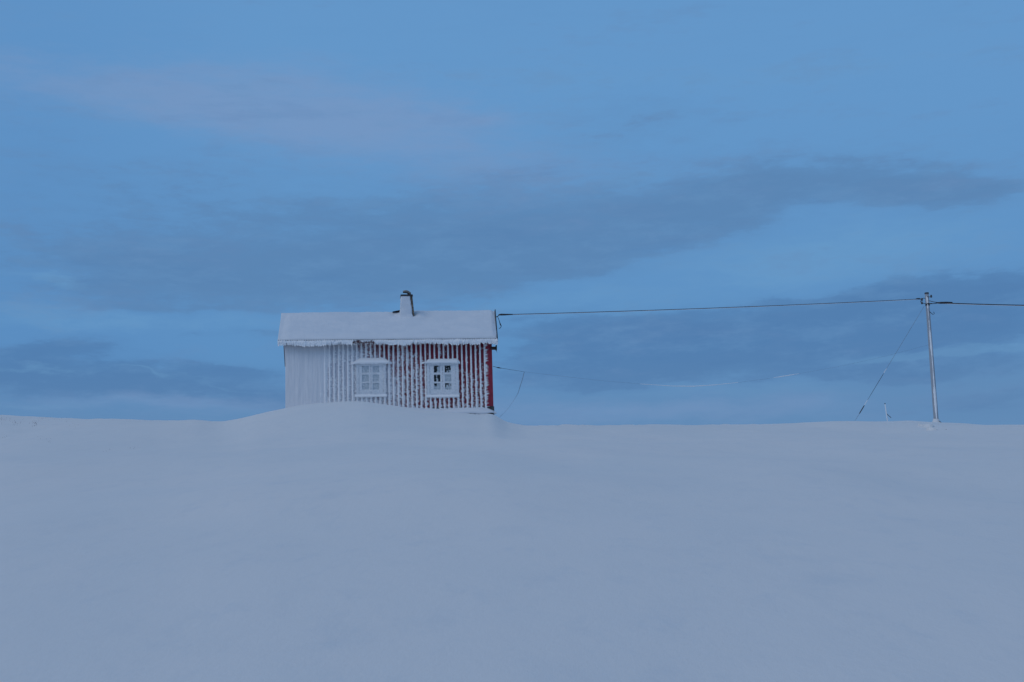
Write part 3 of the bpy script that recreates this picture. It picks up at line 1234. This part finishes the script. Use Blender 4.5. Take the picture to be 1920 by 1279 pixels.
for i in range(n):
    for q in range(6):
        a = i * 7 + q
        f.append([a, a + 1, a + 8, a + 7])
f += [[0, 1, 2, 3, 4, 5, 6][::-1], [n * 7 + q for q in range(7)]]
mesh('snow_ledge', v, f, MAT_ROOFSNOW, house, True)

# ------------------------------------------------------------------ cables, pole and stays
def world(px, py, d):
    x, z = hit(px, py, d)
    return O + ex * x + ey * d + Vector((0, 0, z))


MAT_CABLE = m_plain('cable_rubber', (.012, .016, .02, 1), (.03, .035, .045, 1), .6, 10)
MAT_POLE = m_frosted('weathered_pole', (.06, .055, .06, 1), (.14, .125, .12, 1), (100, 101), .8, (.35, .40, .46, 1))
MAT_PORC = m_plain('dark_insulator', (.02, .025, .03, 1), (.05, .055, .07, 1), .35, 10)

PY = 59.5
pole_top, pole_base = at(1737.5, 550.5, PY), at(1756, 798, PY)
gz = float(ground(pole_base.x, pole_base.y))
pole_base.z = gz
print('pole', pole_top, pole_base, 'ground there', gz)
ax = (pole_top - pole_base).normalized()
pole = empty('utility_pole', pole_base)
tag(pole, 'weathered wooden utility pole striped with rime, standing on the crest at right', 'utility pole')
v, f = [], []
Hh = (pole_top - pole_base).length
pts = [ax * h_ for h_ in np.linspace(-.5, Hh, 20)]
tube(v, f, pts, [.100 - .026 * i / 19 + .004 * float(fbm(i * .8, 1, 2, 99)) for i in range(20)], 20)
mesh('trunk', v, f, MAT_POLE, pole, True)
v, f = [], []
tube(v, f, [ax * (Hh - .01), ax * (Hh + .035)], [.090, .084], 16)
mesh('cap', v, f, MAT_IRON, pole)
# rime strip on the windward face
v, f = [], []
n = 150
for i in range(n + 1):
    h_ = -.1 + (Hh - .03) * i / n
    c = ax * h_
    rr_ = .101 - .026 * h_ / Hh
    wd = .036 + .030 * float(fbm(h_ * 2.2, 1, 4, 81)) + .004 * random.random() - .016 * h_ / Hh
    if h_ < .35:
        wd += .03 * (1 - h_ / .35)
    off = -.004 - .012 * float(sstep(3.0, 4.6, h_)) + .006 * float(fbm(h_ * .8, 3, 2, 82))
    if h_ > Hh - 1.1 and h_ < Hh - .62:
        wd *= .35
    for q in range(5):
        t_ = q / 4 * 2 - 1
        xx = off + wd * t_ + .004 * random.random()
        v.append(c + Vector((xx, -math.sqrt(max(rr_ ** 2 - xx * xx, 0)) - .003 - .016 * (1 - t_ * t_), 0)))
for i in range(n):
    for q in range(4):
        a = i * 5 + q
        f.append([a, a + 1, a + 6, a + 5])
mesh('rime_strip', v, f, MAT_RIME, pole)


def pp(px, py, dy=0.0):
    return at(px, py, PY + dy)


def hook(pts, r=.014, ins=None):
    v, f = [], []
    tube(v, f, [p - pole_base for p in pts], r, 7)
    h_ = mesh('insulator_hook', v, f, MAT_IRON, pole)
    if ins is not None:
        v, f = [], []
        c = ins - pole_base
        tube(v, f, [c + Vector((0, 0, -.05)), c + Vector((0, 0, -.02)), c + Vector((0, 0, .0)), c + Vector((0, 0, .045)), c + Vector((0, 0, .06))],
             [.028, .045, .030, .040, .015], 10)
        mesh('insulator', v, f, MAT_PORC, h_, True)


hook([pp(1738, 556.5, -.1), pp(1743, 556.8, -.1), pp(1745.6, 556.2, -.1)], .012, pp(1746, 555.8, -.1))
hook([pp(1735, 559.5, -.1), pp(1731, 559.2, -.1), pp(1729, 561.5, -.1)], .012, pp(1728.6, 561.7, -.1))
hook([pp(1736, 569.5, -.1), pp(1731, 568.8, -.1), pp(1729, 568.3, -.1)], .012, pp(1728.6, 568.2, -.1))
hook([pp(1738, 569.0, -.12), pp(1744, 569.3, -.12), pp(1748, 568.9, -.12)], .016)
hook([pp(1743, 584.5, -.08), pp(1746.5, 587.5, -.08), pp(1749.6, 590, -.08), pp(1752, 588.2, -.08), pp(1750.6, 584.8, -.08)], .012)
v, f = [], []
tube(v, f, [ax * (Hh - .50), ax * (Hh - .44)], .090, 16)
mesh('clamp_band', v, f, MAT_IRON, pole)
# snow cone at the foot
v, f = [], []
n, m_ = 28, 10
for r_ in range(m_):
    q = r_ / (m_ - 1)
    for k in range(n):
        a = 2 * math.pi * k / n
        rad = .11 + .50 * q ** 1.5 + .10 * q * float(fbm(math.cos(a) * 2 + 5, math.sin(a) * 2 + q * 3, 3, 83))
        x, y = rad * math.cos(a) * 1.0, rad * math.sin(a) * 1.3
        gzz = float(ground(pole_base.x + x, pole_base.y + y)) - pole_base.z
        z = gzz + (.34 * (1 - q) ** 2.2 + .015 * float(fbm(x * 5, y * 5, 3, 84))) * (1 if q < 1 else 0) - .03 * q
        v.append((x, y, z))
for r_ in range(m_ - 1):
    for k in range(n):
        k2 = (k + 1) % n
        f.append([r_ * n + k, r_ * n + k2, (r_ + 1) * n + k2, (r_ + 1) * n + k])
mesh('snow_mound', v, f, MAT_SNOW, pole, True)
# broken crust plates around the foot
for k, (px, py, sx_, a_) in enumerate(((1741, 801, .17, 12), (1748, 807, .20, -8), (1730, 799, .14, 10))):
    pb = ground_hit(px, py)
    zz = float(ground(pb.x, pb.y))
    v, f = [], []
    n = 9
    for s_ in (0, 1):
        for i in range(n):
            a = 2 * math.pi * i / n
            rr_ = sx_ * (.7 + .5 * random.random())
            v.append((rr_ * math.cos(a), rr_ * .9 * math.sin(a), (.035 if s_ else -.14) + .02 * math.sin(a) + random.uniform(-.015, .015)))
    f.append([n + i for i in range(n)])
    for i in range(n):
        j = (i + 1) % n
        f.append([i, j, n + j, n + i])
    o = mesh('snow_crust_plate', v, f, MAT_SNOW, None, False, (pb.x, pb.y, zz + .015))
    o.rotation_euler = (math.radians(10), math.radians(a_ * .5), random.random() * 3)
    tag(o, ['broken plate of wind crust left of the utility pole foot', 'lowest plate of snow crust in front of the utility pole foot',
            'small crust plate farthest left of the utility pole foot'][k],
        'snow crust', 'snow crust plates at the pole foot')


def cable(name, a, b, sag, r, label, cat, n=60, rime=None, group=None):
    """cable from a to b with a sag; rime sleeve under it"""
    v, f = [], []
    pts = []
    for i in range(n + 1):
        t_ = i / n
        p = a.lerp(b, t_)
        p.z -= sag * 4 * t_ * (1 - t_)
        pts.append(p - a)
    tube(v, f, pts, r, 7)
    root = mesh(name, v, f, MAT_CABLE, None, True, a)
    tag(root, label, cat, group)
    if rime:
        v, f = [], []
        tube(v, f, [p + Vector((0, -.002, -r * .9)) for p in pts], [rime * (1 + .4 * float(fbm(i * .7, 2, 3, 85))) for i in range(n + 1)], 7, True, .12)
        mesh('rime_sleeve', v, f, MAT_RIME, root)
    return root


# service cable from the gable to the pole
MAT_RWIRE = m_plain('rimed_wire', (.14, .19, .25, 1), (.30, .36, .42, 1), .6, 10)
aH = world(940, 590.2, .9)
aP = pp(1722, 560.8, -.1)
pc = cable('power_cable', aH, aP, .05, .0135, 'dark power cable with rime beneath it, running from the cabin gable to the utility pole', 'cable', 90, .008)
v, f = [], []
tube(v, f, [(-.10, 0, .0), (.0, 0, .005), (.12, 0, .0), (.4, 0, .0)], [.018, .035, .03, .018], 8)
mesh('cable_clamp', v, f, MAT_IRON, pc, True)
v, f = [], []
p2 = aP - aH
tube(v, f, [p2 + Vector((-.12, 0, -.01)), p2 + Vector((-.05, 0, .008)), p2 + Vector((.05, 0, .01)), p2 + Vector((.12, 0, -.02)),
            pp(1726, 566, -.1) - aH, pp(1728, 568.2, -.1) - aH], [.02, .032, .03, .014, .012, .012], 8)
mesh('cable_clamp', v, f, MAT_IRON, pc, True)
# outgoing thicker cable to the right
aR = pp(1757.5, 568.0, -.12)
bR = at(2260, 570.5, 66)
pr = cable('power_cable', aR, bR, .10, .024, 'thick power cable leaving the utility pole towards the right edge of the photo', 'cable', 70, .012)
for q in ((1742, 564), (1742, 570)):
    v, f = [], []
    tube(v, f, [pp(q[0], q[1], -.12) - aR, pp(1751, (q[1] + 568) / 2 + .3, -.12) - aR, Vector((.1, 0, 0))], [.012, .014, .02], 7)
    mesh('tie_wire', v, f, MAT_IRON, pr, True)
v, f = [], []
tube(v, f, [Vector((.0, 0, 0)), Vector((.12, 0, -.002)), Vector((.35, 0, -.004)), Vector((.6, 0, -.008))], [.025, .042, .044, .03], 8)
mesh('cable_clamp', v, f, MAT_IRON, pr, True)

# bracket and drip loop on the gable
br = [world(930.5, 594.5, .8), world(935, 592, .85), world(937.5, 590.2, .9), world(940, 590.2, .9)]
v, f = [], []
loc = lambda p: Vector(((p - O).dot(ex), (p - O).dot(ey), p.z - O.z))
tube(v, f, [loc(p) for p in br], .014, 7)
mesh('cable_bracket', v, f, MAT_IRON, house, True)
v, f = [], []
dl = [world(px, py, .8) for px, py in ((932.2, 593), (935.0, 598), (936.8, 604), (938.2, 608.5), (939.9, 611.5), (939, 614), (937, 616), (935.2, 615.2))]
tube(v, f, [loc(p) for p in dl], [.010, .010, .012, .022, .014, .012, .010, .010], 7)
mesh('drip_loop', v, f, MAT_CABLE, house, True)

# slack rimed line from the cabin wall to the pole
a = world(924.5, 687, .12)
b = pp(1744, 646, -.15)
pts = []
tgt = [(924.5, 687), (935, 689.5), (952, 692.3), (983, 697.3), (1040, 704), (1120, 713), (1200, 720), (1265, 724), (1300, 724.2), (1340, 721.8), (1390, 716.5),
       (1450, 708.5), (1505, 699.5), (1580, 686), (1660, 668), (1744, 646)]
for px, py in tgt:
    t_ = (px - 924.5) / (1744 - 924.5)
    pts.append(at(px, py, a.y + (b.y - a.y) * t_) - a)
v, f = [], []
tube(v, f, pts, .0022, 6, True)
tl = mesh('slack_wire', v, f, MAT_RWIRE, None, True, a)
tag(tl, 'thin slack wire furred with pale rime, sagging low between cabin wall and utility pole', 'wire')
v, f = [], []
tube(v, f, [(0, 0, 0), pts[1], pts[2], pts[3]], [.007, .008, .005, .004], 7)
tube(v, f, [pts[1] - Vector((.07, 0, -.008)), pts[1], pts[1] + Vector((.09, 0, -.02))], [.008, .022, .008], 7)
mesh('wire_splice', v, f, MAT_CABLE, tl, True)
v, f = [], []
for i0, i1 in ((6, 10), (11, 12)):
    v, f, fine = [], [], []
    for i in range(i0, i1):
        for q in range(8):
            fine.append(pts[i].lerp(pts[i + 1], q / 8))
    nf = len(fine)
    tube(v, f, fine, [(.006 + .009 * math.sin(math.pi * (j + .5) / nf)) * random.uniform(.8, 1.2) for j in range(nf)], 6, True, .2)
    mesh('rime_sleeve', v, f, MAT_RIME, tl)
# cord dropping from it to the snow by the corner
cd = [(983, 697.3), (980, 710), (976, 722), (971.5, 737), (964, 750), (952, 767), (936, 783)]
a2 = at(983, 697.3, 51.2)
v, f = [], []
tube(v, f, [at(px, py, 51.2 - .02 * i) - a2 for i, (px, py) in enumerate(cd)], [.008, .008, .008, .007, .003, .003, .003], 6)
co = mesh('stay_cord', v, f, MAT_RWIRE, None, True, a2)
tag(co, 'thin cord slanting from the slack wire down to the snow beside the cabin corner', 'cord')

# pole stay
sA, sB = pp(1733, 574, -.1), at(1593, 806, 60.5)
v, f = [], []
root_d = sB - sA
pt = lambda t_: root_d * t_
tube(v, f, [pt(i / 30) for i in range(31)], .0065, 6)
st = mesh('pole_stay', v, f, MAT_RWIRE, None, True, sA)
tag(st, 'thin guy wire slanting from the pole top to the snow left of the pole', 'guy wire')
for (t0, t1, r) in ((.505, .54, .012), (.76, .80, .013)):
    v, f = [], []
    nn = 24
    tube(v, f, [pt(t0 + (t1 - t0) * i / nn) + Vector((.0, -.006, .004)) for i in range(nn + 1)], [r * random.uniform(.8, 1.2) for _ in range(nn + 1)], 6)
    mesh('rime_sleeve', v, f, MAT_RIME, st)
v, f = [], []
tube(v, f, [pt(.545), pt(.56), pt(.70), pt(.75)], [.006, .009, .008, .006], 7)
mesh('stay_rod', v, f, MAT_IRON, st)
v, f = [], []
tube(v, f, [pt(.80), pt(.812), pt(.86), pt(.872)], [.008, .019, .019, .008], 8)
mesh('turnbuckle', v, f, MAT_IRON, st)

# short rimed post beyond the crest
b0_, b1_ = at(1665.5, 800, 70), at(1659.2, 756.5, 70)
v, f = [], []
dd = b1_ - b0_
tube(v, f, [dd * -.25, dd * .5, dd * .98, dd], [.026, .024, .022, .015], 9)
o = mesh('marker_post', v, f, MAT_RIME, None, True, b0_)
tag(o, 'short thin post furred white, sticking out of the snow left of the utility pole', 'post')
v, f = [], []
tube(v, f, [dd * .97, dd * 1.01], [.028, .022], 9)
mesh('post_top', v, f, MAT_IRON, o)
v, f = [], []
tube(v, f, [at(1671, 783.5, 70) - b0_, at(1667, 780, 70) - b0_, at(1662.6, 776, 70) - b0_], .014, 6)
mesh('wire_stub', v, f, MAT_CABLE, o)
# small stick leaning from the pole's foot
c0_ = pole_base + Vector((.10, -.12, .22))
c1_ = ground_hit(1774, 806) + Vector((0, 0, .0))
v, f = [], []
tube(v, f, [Vector((0, 0, 0)), (c1_ - c0_) * .5 + Vector((0, 0, .06)), (c1_ - c0_)], [.012, .013, .012], 7)
o = mesh('leaning_rod', v, f, MAT_IRON, None, True, c0_)
tag(o, 'thin dark rod slanting into the snow at the right of the utility pole foot', 'rod')

# frozen grass tips on the left crest
v, f = [], []
MAT_GRASS = m_plain('frozen_grass', (.16, .15, .17, 1), (.30, .30, .33, 1), .9, 30)
for (px, py, spread, cnt) in ((8, 788, 9, 26), (27, 793, 6, 14), (32, 796, 5, 12), (64, 793, 4, 26), (66, 799, 3, 10), (110, 787, 9, 12),
                              (138, 799, 5, 8), (10, 820, 5, 5), (78, 823, 4, 5), (95, 828, 5, 4), (200, 846, 5, 3), (245, 841, 4, 4), (85, 784, 8, 10)):
    for _ in range(cnt):
        px_, py_ = px + random.gauss(0, spread), py + random.gauss(0, 2.2)
        r = ray(px_, py_)
        t_ = 20.0
        while t_ < 60:
            p = EYE + r * (t_ / r.y)
            if p.z < float(ground(p.x, p.y)):
                break
            t_ += .15
        if t_ >= 60:
            t_ = 54.0
            p = EYE + r * (t_ / r.y)
            p.z = float(ground(p.x, p.y))
        hgt = random.uniform(.03, .10)
        spike(v, f, (p.x, p.y, p.z - .02), (random.uniform(-.05, .05), random.uniform(-.03, .03), hgt), .005, 3)
o = mesh('frozen_grass', v, f, MAT_GRASS)
tag(o, 'sparse frozen grass tips poking through the snow at the left crest', 'grass', None, 'stuff')
